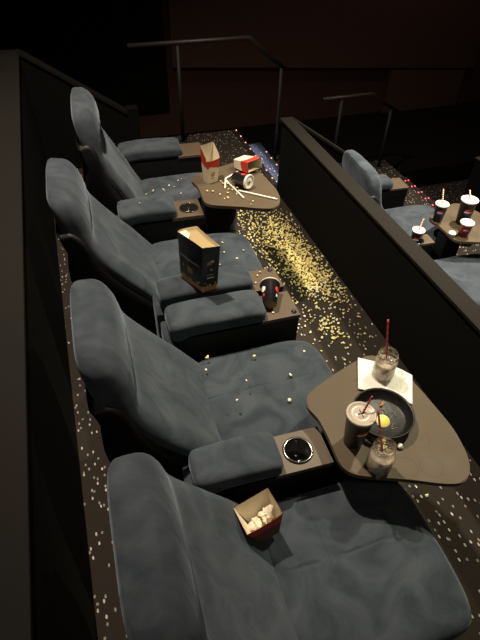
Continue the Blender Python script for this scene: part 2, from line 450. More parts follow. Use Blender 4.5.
def make_recliner(label, loc, rz, recline=0, group='blue-grey cinema recliners'):
    t = thing('recliner_chair', label, 'recliner chair', loc, rz, group)
    bm = bmesh.new(); rings = []
    for x, w, zt, zb in interp(SEAT, 48):
        ring = superring((x, 0, (zt+zb)/2), (0, 1, 0), (0, 0, 1), w, (zt-zb)/2, 5, 64)
        r2 = []
        for p in ring:
            if p.z > (zt+zb)/2:
                v = p.y/w
                p = p+Vector((0, 0, .012*(1-v*v)-.004*math.exp(-(p.y/.02)**2)+.006*noise.noise(Vector((p.x*5, p.y*5, loc[1])))))
            r2.append(p)
        rings.append(r2)
    loft(bm, rings); finish('seat_cushion', bm, M['fabseat'], t)
    bm = bmesh.new(); rings = []
    for z, x, w in interp([(.09, .77, .24), (.12, .78, .25), (.22, .795, .255), (.285, .795, .25), (.298, .785, .235)], 12):
        rings.append(superring((x-.05, 0, z), (0, 1, 0), (1, 0, 0), w, .05, 5, 40))
    loft(bm, rings); finish('footrest', bm, M['fab'], t)
    st = rot_profile(FRONT, recline)
    finish('backrest', backrest_bm(st, 'blue'), M['fab'], t)
    finish('back_shell', backrest_bm(st, 'shell'), M['vinyl'], t)
    bm = bbox(.10, .70, -.245, .245, .04, .30, bev=.01); cb = finish('chair_base', bm, M['vinyl'], t, smooth=False)
    for sx in (.15, .64):
        for sy in (-.2, .2):
            bm = lathe([(0, 0), (.022, 0), (.018, .041), (0, .041)], 12); finish('foot', bm, M['metal'], cb, loc=(sx, sy, 0))
    return t
D = math.radians
make_recliner('nearest recliner in the photo, beside the red and cream carton, empty dark blue seat', (.02, .475, 0), D(-1), 1)
make_recliner('recliner beside the table with the black pan, a few popcorn pieces on its seat', (0, 1.172, 0), D(-1.5), 0)
make_recliner('recliner behind the black and gold popcorn bag, between two shared consoles', (-.03, 2.083, 0), D(-2), -.5)
make_recliner('farthest recliner of the near row, more upright back, popcorn along its seat', (.03, 2.812, 0), D(-3), 9)

# ------------------------------------------------------------ consoles
def console(label, x0, xp, x1, yc, w, rz=0, z=0, hole=None, button=None, x_off=0, padw=None, group='armrest consoles', hr=.046):
    t = thing('armrest_console', label, 'armrest console', (x0, yc, z), rz, group)
    L = x1-x0; P = xp-x0; h = w/2
    bm = bbox(.02, L-.003, -h+.006, h-.006, .001, .595, top=not hole); finish('console_body', bm, M['vinyl'], t, smooth=False)
    bm = bmesh.new()
    if hole:
        plate_hole(bm, P-.03, L, -h, h, .596, .615, hole-x0, 0, .046)
    else: box(bm, P-.03, L, -h, h, .596, .615, bev=.003)
    finish('console_top', bm, M['board'], t, smooth=False)
    if hole:
        bm = lathe([(0, .535), (.040, .535), (.0445, .54), (.0445, .6155), (.051, .6165), (.052, .6185), (.046, .620), (.0425, .618), (.0425, .543), (0, .5385)], 40)
        ch = finish('cup_holder', bm, M['blackgloss'], t, loc=(hole-x0, 0, 0))
        bm = lathe([(.0445, .6175), (.0475, .6195), (.0505, .6175), (.0475, .6205), (.0445, .6175)], 40); finish('cup_holder_ring', bm, M['chrome'], ch, loc=(0, 0, .001))
    if button:
        bm = lathe([(0, .6155), (.012, .6155), (.012, .6185), (.008, .6185), (.008, .617), (0, .617)], 20); finish('button', bm, M['blackgloss'], t, loc=(button[0]-x0, button[1]-yc, 0))
    # padded armrest that folds down over the rear end of the console
    pw = (padw or w)/2
    bm = bmesh.new(); rings = []
    for x, ww, zt, zb in interp([(.0, pw-.03, .650, .600), (.008, pw-.012, .668, .585), (.03, pw-.002, .676, .575), (.10, pw, .680, .5975), (P*.5, pw, .682, .5985), (P-.06, pw, .678, .5985),
                         (P-.02, pw-.002, .672, .5985), (P-.004, pw-.014, .660, .5985), (P, pw-.03, .64, .603)], 40):
        rr = superring((x, 0, (zt+zb)/2), (0, 1, 0), (0, 0, 1), ww, (zt-zb)/2, 4.5, 44)
        rings.append([p+Vector((0, 0, (.004*noise.noise(Vector((p.x*9, p.y*9, yc*3))) if p.z > zb+.03 else 0))) for p in rr])
    loft(bm, rings); finish('armrest_pad', bm, M['fab'], t)
    bm = bmesh.new(); rings = [superring((-.003, 0, z_), (0, 1, 0), (1, 0, 0), pw-.006, .02, 5, 32) for z_ in (.04, .05, .3, .56, .575)]
    loft(bm, rings); finish('rear_panel', bm, M['fab'], t)
    return t
console('armrest console with chrome ringed empty cup holder by the black pan table', .135, .43, .60, .828, .145, D(-2), hole=.50)
console('nearer of the two adjoining consoles by the black popcorn bag, dark cup on its board', .205, .625, .775, 1.530, .165, D(-1), button=(.752, 1.470))
console('farther of the two adjoining consoles by the black popcorn bag, bare brown board', .205, .635, .777, 1.722, .150, D(-1), button=(.752, 1.775))
console('armrest console with empty round cup holder beside the farther snack table', .13, .44, .583, 2.442, .175, D(-3), hole=.515)
console('end console at the aisle beyond the farthest recliner of the near row', .235, .635, .78, 3.165, .185, D(-3))

# ------------------------------------------------------------ swivel tables
T34 = [(.596, .973), (.640, 1.000), (.74, 1.040), (.84, 1.073), (.905, 1.085), (.942, 1.060), (.969, 1.010), (.993, .924), (1.007, .798), (1.012, .697), (.995, .602),
       (.965, .548), (.924, .525), (.865, .538), (.778, .578), (.690, .614), (.625, .642), (.596, .670), (.588, .710), (.594, .80), (.592, .87), (.578, .930)]
def table(label, dy, z=0, dx=0, rz=0):
    t = thing('swivel_table', label, 'table', (.545+dx, .795+dy, z), rz, 'swivel snack tables')
    pts = [(x-.545, y-.795) for x, y in smooth_closed(T34, 4)]
    bm = bmesh.new(); prism(bm, pts, .662, .680, .003); top = finish('table_top', bm, M['table'], t, smooth=False)
    # the laminate pattern is laid out in the table's own frame
    top.data.transform(Matrix.Translation((.545, .795, 0))); top.location = (-.545, -.795, 0)
    bm = bmesh.new(); prism(bm, [(.085, -.09), (.27, -.14), (.33, -.02), (.30, .16), (.16, .17), (.085, .06)], .640, .6615); finish('table_bracket', bm, M['metal'], t, smooth=False)
    bm = bbox(.068, .215, -.035, .070, .002, .639, bev=.006); finish('table_post', bm, M['vinyl'], t, smooth=False)
    return t
table('large brown swivel table holding the black pan, soda cup and glass jars', 0)
table('brown swivel table holding popcorn cartons, a tipped cup and white straws', 1.667)

# ------------------------------------------------------------ lower row
dx, = (1.90,)
make_recliner('recliner of the lower row whose headrest shows above the dark partition', (dx-.03, 2.84, LOWZ), D(-3), 3)
make_recliner('recliner of the lower row at the right edge, only its pale seat showing', (dx-.02, 2.125, LOWZ), D(-3), -12)
console('end console of the lower row beside the red dotted lights', dx+.235, dx+.50, dx+.64, 3.26, .17, D(-3), z=LOWZ)
console('lower row console holding a white lidded cup with pink straw', dx+.02, dx+.20, dx+.385, 2.475, .11, D(-3), z=LOWZ, hole=dx+.27)
table('brown swivel table of the lower row crowded with white lidded cups', 1.64, LOWZ, 1.765, D(2))

# ------------------------------------------------------------ popcorn
def corn_mesh(seed, sub=2):
    bm = bmesh.new(); bmesh.ops.create_icosphere(bm, subdivisions=sub, radius=.0075)
    rr = random.Random(seed); dirs = [Vector((rr.gauss(0, 1), rr.gauss(0, 1), rr.gauss(0, 1))).normalized() for _ in range(5)]
    for v in bm.verts:
        d = v.co.normalized(); k = max(0, max(d.dot(q) for q in dirs))
        v.co = d*.0075*(.50+.75*k**4)*(1+.15*noise.noise(d*4+Vector((seed, 0, 0))))
    zmin = min(v.co.z for v in bm.verts)
    for v in bm.verts: v.co.z -= zmin
    me = bpy.data.meshes.new('popcorn_piece'); bm.to_mesh(me); bm.free()
    me.materials.append(M['popcorn'] if seed % 3 else M['popcorn2'])
    for p in me.polygons: p.use_smooth = True
    return me
CORN = [corn_mesh(i+1) for i in range(6)]
def corn(x, y, z, label, group, s=1.0):
    o = bpy.data.objects.new('popcorn_piece', R.choice(CORN)); COL.objects.link(o)
    o.location = (x, y, z); o.rotation_euler = (0, 0, R.uniform(0, 6.28)); k = R.uniform(.65, 1.25)*s; o.scale = (k, k, k)
    return tag(o, label, 'popcorn', group)
def floor_points(n):
    clusters = [((1.30, 2.83), (.07, .17), .20), ((1.29, 2.52), (.07, .13), .20), ((1.285, 2.33), (.06, .11), .17), ((1.15, 3.0), (.12, .20), .13), ((1.18, 2.65), (.13, .25), .12),
                ((1.41, 2.45), (.04, .28), .08), ((1.20, 2.0), (.13, .25), .05), ((1.22, 1.87), (.03, .06), .03), ((1.10, 3.35), (.2, .25), .02)]
    out = []
    while len(out) < n:
        u = R.random()
        for (c, s, w) in clusters:
            u -= w
            if u <= 0: break
        x, y = R.gauss(c[0], s[0]), R.gauss(c[1], s[1])
        if .90 < x < 1.47 and 1.45 < y < 4.0 : out.append((x, y))
    return out
pts = floor_points(2000)
def popvis(p):  # pieces under the far table stay out of the individually built ones
    return not (p[0] < 1.02 and 2.2 < p[1] < 2.9)
pts.sort(key=lambda p: (0 if popvis(p) else 1, p[1]))
for x, y in pts[:290]:
    corn(x, y, .001, 'yellow popcorn piece spilled on the speckled aisle carpet before the dark partition', 'popcorn spilled on the carpet', .95)
bm = bmesh.new()
for x, y in pts[290:]:
    me = R.choice(CORN); k = R.uniform(.45, 1.2)*.95; a = R.uniform(0, 6.28)
    tmp = bmesh.new(); bmesh.ops.create_icosphere(tmp, subdivisions=1, radius=.0075)
    lump = [R.uniform(.6, 1.35) for _ in tmp.verts]
    vs = [bm.verts.new(Vector((x, y, .008*k))+Matrix.Rotation(a, 3, 'Z') @ (v.co*l*k)) for v, l in zip(tmp.verts, lump)]
    for f in tmp.faces: bm.faces.new([vs[v.index] for v in f.verts])
    tmp.free()
o = finish('spilled_popcorn', bm, M['popcorn'])
tag(o, 'dense drift of spilled yellow popcorn on the carpet between recliners and dark partition', 'popcorn', kind='stuff')
for x, y in [(1.165, .765), (1.01, .92), (-.12, .95), (-.05, .62), (-.16, 1.05)]:
    corn(x, y, .001, 'stray popcorn piece alone on the dark speckled carpet', 'stray popcorn on dark carpet', 1.0)
S2 = .532
for x, y, z in [(.32, 1.352, .49), (.345, 1.42, .485), (.452, 1.212, S2), (.648, 1.219, .491), (.599, 1.10, .490), (.765, 1.343, .476), (.54, 1.365, .489), (.386, 1.13, S2)]:
    corn(x*.972, y*.972, z+.045, 'popcorn piece on the seat of the recliner beside the pan table', 'popcorn on pan table recliner seat', .95)
for x, y in [(.453, 2.19), (.60, 2.17), (.632, 2.13), (.58, 2.03), (.684, 2.06), (.65, 2.22), (.52, 2.26), (.70, 1.93), (.62, 1.98), (.56, 2.08), (.74, 2.12)]:
    corn(x*.972, y*.972, S2, 'popcorn piece on the seat behind the black popcorn bag', 'popcorn on bag recliner seat', .7)
for x, y in [(.35, 2.70), (.40, 2.78), (.45, 2.62), (.46, 2.87), (.50, 2.92), (.53, 2.90), (.57, 2.97), (.60, 2.99), (.42, 2.66), (.50, 2.70), (.55, 2.80), (.66, 2.90), (.48, 2.60), (.39, 2.88), (.62, 2.70)]:
    corn(x*.972, y*.972, S2, 'popcorn piece on the farthest recliner seat', 'popcorn on farthest recliner seat', R.choice([.7, .9, 1.1]))
for x, y in [(.735, 2.40), (.77, 2.43), (.745, 2.47), (.80, 2.44), (.72, 2.35), (.66, 2.44), (.69, 2.40), (.765, 2.50), (.735, 2.54), (.70, 2.35), (.84, 2.28), (.82, 2.25), (.965, 2.28), (.74, 2.51),
             (.78, 2.38), (.63, 2.45), (.75, 2.44), (.76, 2.52), (.79, 2.46)]:
    corn(x, y, .681, 'popcorn piece on the far table among cartons and straws', 'popcorn on the far snack table', .85)
for x, y in [(.70, 1.76), (.68, 1.74), (.655, 1.69)]:
    corn(x, y, .616, 'popcorn piece on the brown board beyond the dark cup', 'popcorn on the farther console board', .9)
corn(.66, 1.475, .616, 'single popcorn piece on the brown board in front of the dark cup', None, .8)
for x, y in [(.25, 2.42), (.30, 2.51), (.40, 2.53)]:
    corn(x, y, .685, 'popcorn crumb on the armrest pad beside the far cup holder', 'popcorn on far armrest pad', .6)

# ------------------------------------------------------------ cups, jars, pan
def patch(bm, prof, a0, a1, z0, z1, off=.0006, n=14, shape=None):
    """part of a cone surface: prof(z) -> radius"""
    rows = []
    for j in range(9):
        z = z0+(z1-z0)*j/8
        lo, hi = a0, a1
        if shape:
            k = shape(j/8); mid = (a0+a1)/2; lo, hi = mid-(a1-a0)/2*k, mid+(a1-a0)/2*k
        rows.append([bm.verts.new(((prof(z)+off)*math.cos(lo+(hi-lo)*i/n), (prof(z)+off)*math.sin(lo+(hi-lo)*i/n), z)) for i in range(n+1)])
    for a, b in zip(rows, rows[1:]):
        for i in range(n): bm.faces.new((a[i], a[i+1], b[i+1], b[i]))
def logo(t, prof, ang, zc, r, top=None, mid=None, bot=None):
    rad = prof(zc); w = r/rad
    def circ(f0, f1): return lambda u: max(.05, math.sqrt(max(0, 1-(f0+(f1-f0)*u)**2)))
    for f0, f1, m, nm in ((.12, .99, top or M['red'], 'logo_upper'), (-.22, .12, mid or M['white'], 'logo_band'), (-.99, -.22, bot or M['blueprint'], 'logo_lower')):
        bm = bmesh.new(); patch(bm, prof, ang-w, ang+w, zc+f0*r, zc+f1*r, shape=circ(f0, f1)); finish(nm, bm, m, t)
def paper_cup(label, loc, r0=.032, r1=.043, h=.14, lid=True, group=None, ang=-1.5, name='paper_cup', rot=None, lidmat='lid', body='darkcup', marks=True, opaque=True):
    t = thing(name, label, 'cup', loc, rot=rot, group=group)
    prof = lambda z: r0+(r1-r0)*z/h
    bm = lathe([(0, .004), (r0-.003, .004), (r0-.001, 0), (r0, 0), (r1, h), (r1+.0018, h+.001), (r1+.0018, h+.004), (r1-.001, h+.004), (r1-.001, h), (r0-.0015, .006), (0, .006)], 36)
    cw = finish('cup_wall', bm, M[body], t)
    if marks: logo(cw, prof, ang, h*.62, r0*.62)
    if lid:
        bm = lathe([(r1+.0022, h-.002), (r1+.0035, h-.002), (r1+.0035, h+.007), (r1-.002, h+.010), (r1-.004, h+.006), (r1*.4, h+.006), (r1*.36, h+.0075), (0, h+.0075)], 36)
        ld = finish('lid', bm, M[lidmat], t)
        bm = bmesh.new(); tube(bm, [(-.014, 0, h+.0095), (.014, 0, h+.0095)], .0012, 6); tube(bm, [(0, -.014, h+.0095), (0, .014, h+.0095)], .0012, 6); finish('lid_cross_slot', bm, M['edge'], ld)
    return t
def straw(label, a, b, r=.0034, mat='straw_red', bend=None, stripes=True, group=None):
    t = thing('drinking_straw', label, 'straw', a, group=group); a = Vector(a)
    P = [Vector((0, 0, 0)), Vector(b)-a] if not bend else [Vector((0, 0, 0)), Vector(bend)-a, Vector(b)-a]
    path = []
    for p, q in zip(P, P[1:]):
        for i in range(14): path.append(p.lerp(q, i/14))
    path.append(P[-1])
    bm = bmesh.new(); tube(bm, path, r, 10)
    if stripes:
        bm.faces.ensure_lookup_table()
        for i, f in enumerate(bm.faces):
            if ((i//10) + (i % 10)//5) % 2: f.material_index = 1
    finish('straw_tube', bm, [M[mat], M['cream' if r > .004 else 'strawdark']], t)
# near table
paper_cup('dark paper soda cup with white lid and round emblem, left of the pan', (.664, .757, .681), .031, .0435, .145, ang=-1.6, lidmat='tintlid')
straw('thin straw poking from the lidded soda cup at the pan', (.668, .757, .836), (.700, .775, .885), .003, 'straw_red')
def mason_jar(label, loc, fill=.075, rz=0):
    t = thing('mason_jar', label, 'glass jar', loc, rz)
    bm = lathe([(0, 0), (.032, 0), (.038, .006), (.040, .02), (.040, .082), (.037, .094), (.033, .100), (.033, .104), (.0365, .106), (.0365, .110), (.033, .112), (.033, .122), (.0315, .123), (.030, .121),
                (.030, .101), (.034, .092), (.0372, .080), (.0372, .02), (.034, .010), (0, .008)], 40)
    finish('jar_body', bm, M['glass'], t)
    bm = bmesh.new(); tube(bm, [Vector((.039+.026*math.sin(PI*i/12), 0, .025+.055*i/12)) for i in range(13)], .0052, 10); finish('jar_handle', bm, M['glass'], t)
    bm = lathe([(0, .0105), (.033, .0125), (.0363, .02), (.0363, fill), (.03, fill+.002), (0, fill)], 36)
    finish('drink_dregs', bm, M['drink'], t)
    for i in range(6):
        bm = bbox(-.009, .009, -.009, .009, -.008, .008, bev=.003)
        a = i*2.2; o = finish('ice_cube', bm, M['clear'], t, loc=(.016*math.cos(a), .016*math.sin(a), fill+.008+.006*(i % 3))); o.rotation_euler = (i, i*.7, i*1.3)
    return t
mason_jar('glass jar of melted ice on the white napkins behind the pan', (.893, .975, .6865), rz=.3)
straw('red striped straw standing in the jar on the napkins', (.890, .975, .775), (.905, 1.045, .905))
mason_jar('glass jar of pinkish dregs in front of the black pan, near the table edge', (.694, .648, .681), rz=-2.2)
straw('dark red straw leaning from the jar in front of the pan', (.692, .650, .770), (.700, .735, .870))
t = thing('serving_pan', 'round black serving pan with food scraps in the middle of the large table', 'pan', (.797, .808, .681))
bm = lathe([(0, 0), (.078, 0), (.085, .004), (.099, .034), (.1035, .038), (.1035, .041), (.100, .042), (.0955, .036), (.082, .009), (.076, .0065), (0, .006)], 56); finish('pan_body', bm, M['pan'], t)
bm = bmesh.new()
for i in range(16):
    a = R.uniform(0, 6.28); rr = R.uniform(.01, .06); x, y = rr*math.cos(a), rr*math.sin(a)
    tube(bm, [(x, y, .0075), (x+R.uniform(-.016, .016), y+R.uniform(-.016, .016), .0085), (x+R.uniform(-.02, .02), y+R.uniform(-.02, .02), .0072)], .0016, 6)
o = finish('sauce_smears', bm, M['smear'], t)
t = thing('lemon_wedge', 'pale yellow lemon slice resting in the black pan', 'lemon slice', (.792, .792, .689), rot=(.25, -.15, .3))
bm = lathe([(0, 0), (.020, 0), (.0225, .003), (.0225, .006), (.020, .009), (0, .009)], 28); finish('lemon_flesh', bm, M['lemon'], t)
bm = lathe([(.0205, .0015), (.0235, .003), (.0235, .0065), (.0205, .0082)], 28); finish('peel', bm, M['cream'], t)
bm = bmesh.new(); tube(bm, [(0, 0, 0), (.008, .004, .002), (.014, .012, .001)], .004, 8); o = finish('orange_scrap', bm, M['orange'], loc=(.818, .850, .691)); tag(o, 'small orange food scrap lying in the black pan', 'food scrap')
bm = bmesh.new(); bmesh.ops.create_icosphere(bm, subdivisions=2, radius=.011)
for v in bm.verts: v.co *= 1+.5*noise.noise(v.co*120); v.co.z = max(v.co.z, -.006)
o = finish('crumpled_wrapper', bm, M['white'], loc=(.80, .692, .6875)); tag(o, 'tiny crumpled white scrap beside the pan toward the table edge', 'paper scrap')
def napkin(label, corners, z, seed, folds=3):
    bm = bmesh.new(); n = 16
    c = [Vector((*p, 0)) for p in corners]; th = .0022
    top, bot = [], []
    for i in range(n+1):
        ru, rl = [], []
        for j in range(n+1):
            u, v = i/n, j/n
            p = (c[0]*(1-u)+c[1]*u)*(1-v)+(c[3]*(1-u)+c[2]*u)*v
            e = max(abs(u-.5), abs(v-.5))*2
            zz = .0018*(1+noise.noise(Vector((p.x*22, p.y*22, seed))))*(.3+e)+max(0, e-.8)*.02*max(0, noise.noise(Vector((p.x*8, p.y*8, seed+3))))
            ru.append(bm.verts.new((p.x, p.y, z+zz+th))); rl.append(bm.verts.new((p.x, p.y, z+zz)))
        top.append(ru); bot.append(rl)
    for i in range(n):
        for j in range(n):
            bm.faces.new((top[i][j], top[i+1][j], top[i+1][j+1], top[i][j+1])); bm.faces.new((bot[i][j], bot[i][j+1], bot[i+1][j+1], bot[i+1][j]))
    for i in range(n):
        for (A, B) in ((top[i][0], top[i+1][0]), (top[i][n], top[i+1][n])):
            k = 0 if A is top[i][0] else n
            bm.faces.new((top[i][k], top[i+1][k], bot[i+1][k], bot[i][k]))
        for k in (0, n): bm.faces.new((top[k][i], top[k][i+1], bot[k][i+1], bot[k][i]))
    o = finish('paper_napkin', bm, M['white'], smooth=True); tag(o, label, 'napkin', 'white napkins')
napkin('white paper napkin under the pan rim at the right, lower of the two', [(.932, .828), (1.004, .945), (.955, 1.01), (.88, .90)], .681, 2)
napkin('white paper napkin under the ice jar, its corner toward the seats', [(.780, .945), (.848, 1.078), (.958, 1.0), (.905, .870)], .6845, 5)
# cup lying on the nearer double console
t = paper_cup('dark paper cup with red and white emblems lying on the console board', (.652, 1.500, .650), .029, .043, .115, lid=False, ang=PI*.25, rot=(D(-84), 0, D(-20)), marks=False)
pr = lambda z: .029+.014*z/.115
for a0, nm, m1 in ((-PI*.5-.95, 'logo', M['white']), (-PI*.5+.95, 'logo', M['red'])):
    pass
for ang, m1, m2 in ((-PI*.5+.98, M['red'], M['white']), (-PI*.5-.98, M['white'], M['red'])):
    bm = bmesh.new(); patch(bm, pr, ang-.36, ang+.36, .055, .085, shape=lambda u: max(.05, math.sqrt(max(0, 1-(2*u-1)**2)))); finish('emblem', bm, m1, t)
    bm = bmesh.new(); patch(bm, pr, ang-.16, ang+.16, .030, .045); finish('emblem', bm, m2, t)
bm = lathe([(.0405, .1150), (.0465, .1155), (.0475, .1180), (.0465, .1205), (.0405, .1205)], 36); finish('cup_rim', bm, M['cream'], t)
bm = lathe([(0, -.0006), (.0265, -.0006), (.0265, .003), (0, .003)], 30); finish('cup_base', bm, M['kraft'], t)

# black popcorn bag across both pads
t = thing('popcorn_bag', 'black and gold paper popcorn bag with kraft inside standing across two armrests', 'popcorn bag', (.38, 1.69, .686))
o0 = Vector((.38, 1.69, .686))
BB = [(.318, 1.750), (.383, 1.612), (.450, 1.622), (.392, 1.762)]; TT = [(.318, 1.748), (.385, 1.598), (.462, 1.608), (.405, 1.765)]
def quad_pt(Q, s):   # perimeter param 0..4
    k = int(s) % 4; u = s-int(s); a, b = Vector((*Q[k], 0)), Vector((*Q[(k+1) % 4], 0)); return a.lerp(b, u)
bm = bmesh.new(); nz, nu = 30, 44; grid = []
H = .238
for j in range(nz+1):
    f = j/nz; row = []
    for i in range(nu):
        s = 4*i/nu; p = quad_pt(BB, s).lerp(quad_pt(TT, s), f)
        cc = Vector((.386, 1.687, 0)); k = int(s) % 4; u = s-int(s)
        side = math.sin(PI*u)
        dent = (-.010 if k in (1, 3) else .004)*side*math.sin(PI*min(1, f*1.1))
        dirn = (p-cc).normalized(); p = p+dirn*dent
        topz = H+.006*math.sin(s*2.1) if f > .9 else H
        p.z = .686+f*topz+.002*noise.noise(p*30)
        row.append(bm.verts.new(p-o0))
    grid.append(row)
for j in range(nz):
    zf = (j+.5)/nz
    for i in range(nu):
        f = bm.faces.new((grid[j][i], grid[j][(i+1) % nu], grid[j+1][(i+1) % nu], grid[j+1][i]))
        edge = .15+.05*noise.noise(Vector((i*.9, 3, 1)))+.035*((i*7) % 3-1)
        f.material_index = 1 if zf < .045 else (2 if zf < edge else 0)
bm.faces.new([v for v in reversed(grid[0])])
bag = finish('bag_wall', bm, [M['darkcup'], M['red'], M['gold']], t)
# kraft lining and folded inner flaps
bm = bmesh.new(); rows = []
for f, sh, dz in ((1.0, .995, .002), (1.0, .955, .001), (.972, .93, 0), (.955, .75, 0), (.95, .35, 0)):
    row = []
    for i in range(nu):
        s = 4*i/nu; p = quad_pt(TT, s); c = Vector((.392, 1.680, 0)); p = c+(p-c)*sh
        topz = H+.006*math.sin(s*2.1)
        p.z = .686+topz*f+dz+(.012*noise.noise(p*14) if f < .95 else 0)
        row.append(bm.verts.new(p-o0))
    rows.append(row)
for a, b in zip(rows, rows[1:]):
    for i in range(nu): bm.faces.new((a[i], a[(i+1) % nu], b[(i+1) % nu], b[i]))
bm.faces.new(rows[-1]); finish('kraft_lining', bm, M['kraft'], t)
bm = bmesh.new()
f1 = [Vector((.324, 1.742, .924)), Vector((.350, 1.680, .926)), Vector((.366, 1.730, .917)), Vector((.352, 1.750, .925))]
lo = [bm.verts.new(p-o0) for p in f1]; hi = [bm.verts.new(p-o0+Vector((0, 0, .002))) for p in f1]
bm.faces.new(lo); bm.faces.new(hi)
for i in range(4): bm.faces.new((lo[i], lo[(i+1) % 4], hi[(i+1) % 4], hi[i]))
finish('folded_flap', bm, M['cream'], t, smooth=False)
# printing on the two visible faces: soft grey script lines, a gold square and gold kernels
def strip_on(face, u0, u1, v0, v1, mat, nm='printed_mark', lift=.0012, rows_=1):
    A, B = (BB[0], BB[1]) if face == 'long' else (BB[1], BB[2]); A2, B2 = (TT[0], TT[1]) if face == 'long' else (TT[1], TT[2])
    bm = bmesh.new(); n = 8; g = []
    for i in range(n+1):
        u = u0+(u1-u0)*i/n; col = []
        for v in (v0, v1):
            p = Vector((*A, 0)).lerp(Vector((*B, 0)), u).lerp(Vector((*A2, 0)).lerp(Vector((*B2, 0)), u), v)
            k = (.004 if face == 'long' else -.010)*math.sin(PI*u)*math.sin(PI*min(1, v*1.1)); d = (p-Vector((.386, 1.687, 0))).normalized()
            p = p+d*(k+lift+.0006); p.z = .686+v*H; col.append(bm.verts.new(p-o0))
        g.append(col)
    for a, b in zip(g, g[1:]): bm.faces.new((a[0], b[0], b[1], a[1]))
    finish(nm, bm, mat, bag)
strip_on('long', .10, .86, .57, .585, M['grey_print']); strip_on('long', .12, .80, .60, .606, M['grey_print'])
strip_on('long', .40, .60, .30, .44, M['gold'], 'gold_emblem')
strip_on('short', .30, .62, .60, .68, M['gold'], 'popcorn_print'); strip_on('short', .5, .74, .64, .70, M['cream'], 'popcorn_print')
strip_on('short', .55, .70, .47, .50, M['grey_print']); strip_on('short', .30, .75, .36, .375, M['grey_print']); strip_on('short', .32, .78, .29, .32, M['cream'])
strip_on('long', .18, .24, .36, .40, M['grey_print']); strip_on('long', .82, .88, .20, .24, M['grey_print']); strip_on('short', .12, .2, .2, .24, M['gold'])

# cartons
def carton(label, loc, rot, w0, d0, w1, d1, h, back=.03, front=-.02, redlo=.62, upper='red', lower='cream', group='popcorn cartons', art='red', lower_fill=None):
    """scoop carton: w = along local x, d = along local y, front faces -y"""
    t = thing('popcorn_carton', label, 'carton', loc, rot=rot, group=group)
    def per(w, d, n=10):
        P = [(-w, -d), (w, -d), (w, d), (-w, d)]; out = []
        for k in range(4):
            a, b = P[k], P[(k+1) % 4]
            for i in range(n): out.append((a[0]+(b[0]-a[0])*i/n, a[1]+(b[1]-a[1])*i/n))
        return out
    n = 40; nz = 18
    def topz(x, y, dd):
        v = (y/dd+1)/2
        return h+front+(back-front)*v+(-.018 if abs(v) < .02 else 0)*math.cos(x/w1*PI/2)
    for inner in (0, 1):
        bm = bmesh.new(); g = []
        a0, a1 = per(w0/2-inner*.001, d0/2-inner*.001), per(w1/2-inner*.001, d1/2-inner*.001)
        for j in range(nz+1):
            f = j/nz; row = []
            for (x0, y0), (x1, y1) in zip(a0, a1):
                tz = topz(x1, y1, d1/2)
                row.append(bm.verts.new((x0+(x1-x0)*f, y0+(y1-y0)*f, inner*.001+(tz-inner*.001)*f)))
            g.append(row)
        for j in range(nz):
            for i in range(n):
                f = bm.faces.new((g[j][i], g[j][(i+1) % n], g[j+1][(i+1) % n], g[j+1][i]))
                if not inner:
                    wave = redlo+.08*math.sin(i/n*2*PI*2+.6)
                    f.material_index = 1 if (j+.5)/nz > wave else 0
        bm.faces.new(g[0])
        cwall = finish('carton_lining' if inner else 'carton_wall', bm, [M[lower], M[upper]] if not inner else [M['cream']], t, smooth=False)
        if not inner: couter = cwall
    # red emblem on the wide front
    for sx, sz, ww, hh in ((0, .40, .30, .025), (0, .30, .22, .05), (-.10, .34, .05, .16), (.10, .34, .05, .16), (0, .18, .42, .02)):
        bm = bmesh.new()
        f0, f1 = sz-hh/2, sz+hh/2; pts = []
        for f, s in ((f0, -1), (f0, 1), (f1, 1), (f1, -1)):
            w = w0+(w1-w0)*f; d = d0+(d1-d0)*f
            pts.append(bm.verts.new(((sx+s*ww/2)*w, -d/2-.0009, f*(h+front))))
        bm.faces.new(pts); finish('emblem_print', bm, M[art], couter, smooth=False)
    return t
# upright carton on far table
carton('upright cream and red popcorn carton standing at the back of the far table', (.682, 2.568, .681), (0, 0, D(18)), .066, .050, .090, .062, .165, back=.045, front=-.012)
carton('cream and red popcorn carton lying on its side at the back of the far table', (.895, 2.690, .7145), (D(80), 0, D(24)), .085, .050, .105, .066, .135, back=.0, front=.0, redlo=.55)
# carton in the gap of the nearest chair
cz = thing  # readability only
t = carton('dark red and cream snack carton with crumpled napkins, wedged against the nearest recliner', (.322, .615, .538), (D(-15), D(-12), D(9)), .062, .042, .122, .088, .118, back=.012, front=.0, redlo=.60, upper='red', lower='brownprint')
for i, (x, y, z, s) in enumerate([(-.022, 0, .070, .021), (.018, .003, .072, .022)]):
    bm = bmesh.new(); bmesh.ops.create_icosphere(bm, subdivisions=3, radius=s)
    for v in bm.verts: v.co *= .62+1.5*abs(noise.noise(v.co*38+Vector((i*5, 0, 0))))+.3*noise.noise(v.co*90)
    p = Matrix.Translation((.322, .615, .538)) @ Matrix.Rotation(D(9), 4, 'Z') @ Matrix.Rotation(D(-12), 4, 'Y') @ Matrix.Rotation(D(-15), 4, 'X') @ Vector((x, y, z))
    o = finish('crumpled_napkin', bm, M['cream'], loc=p, smooth=False); tag(o, 'crumpled cream napkin inside the dark red carton, ' + ('left' if i == 0 else 'right') + ' one', 'napkin', 'crumpled napkins in the carton')
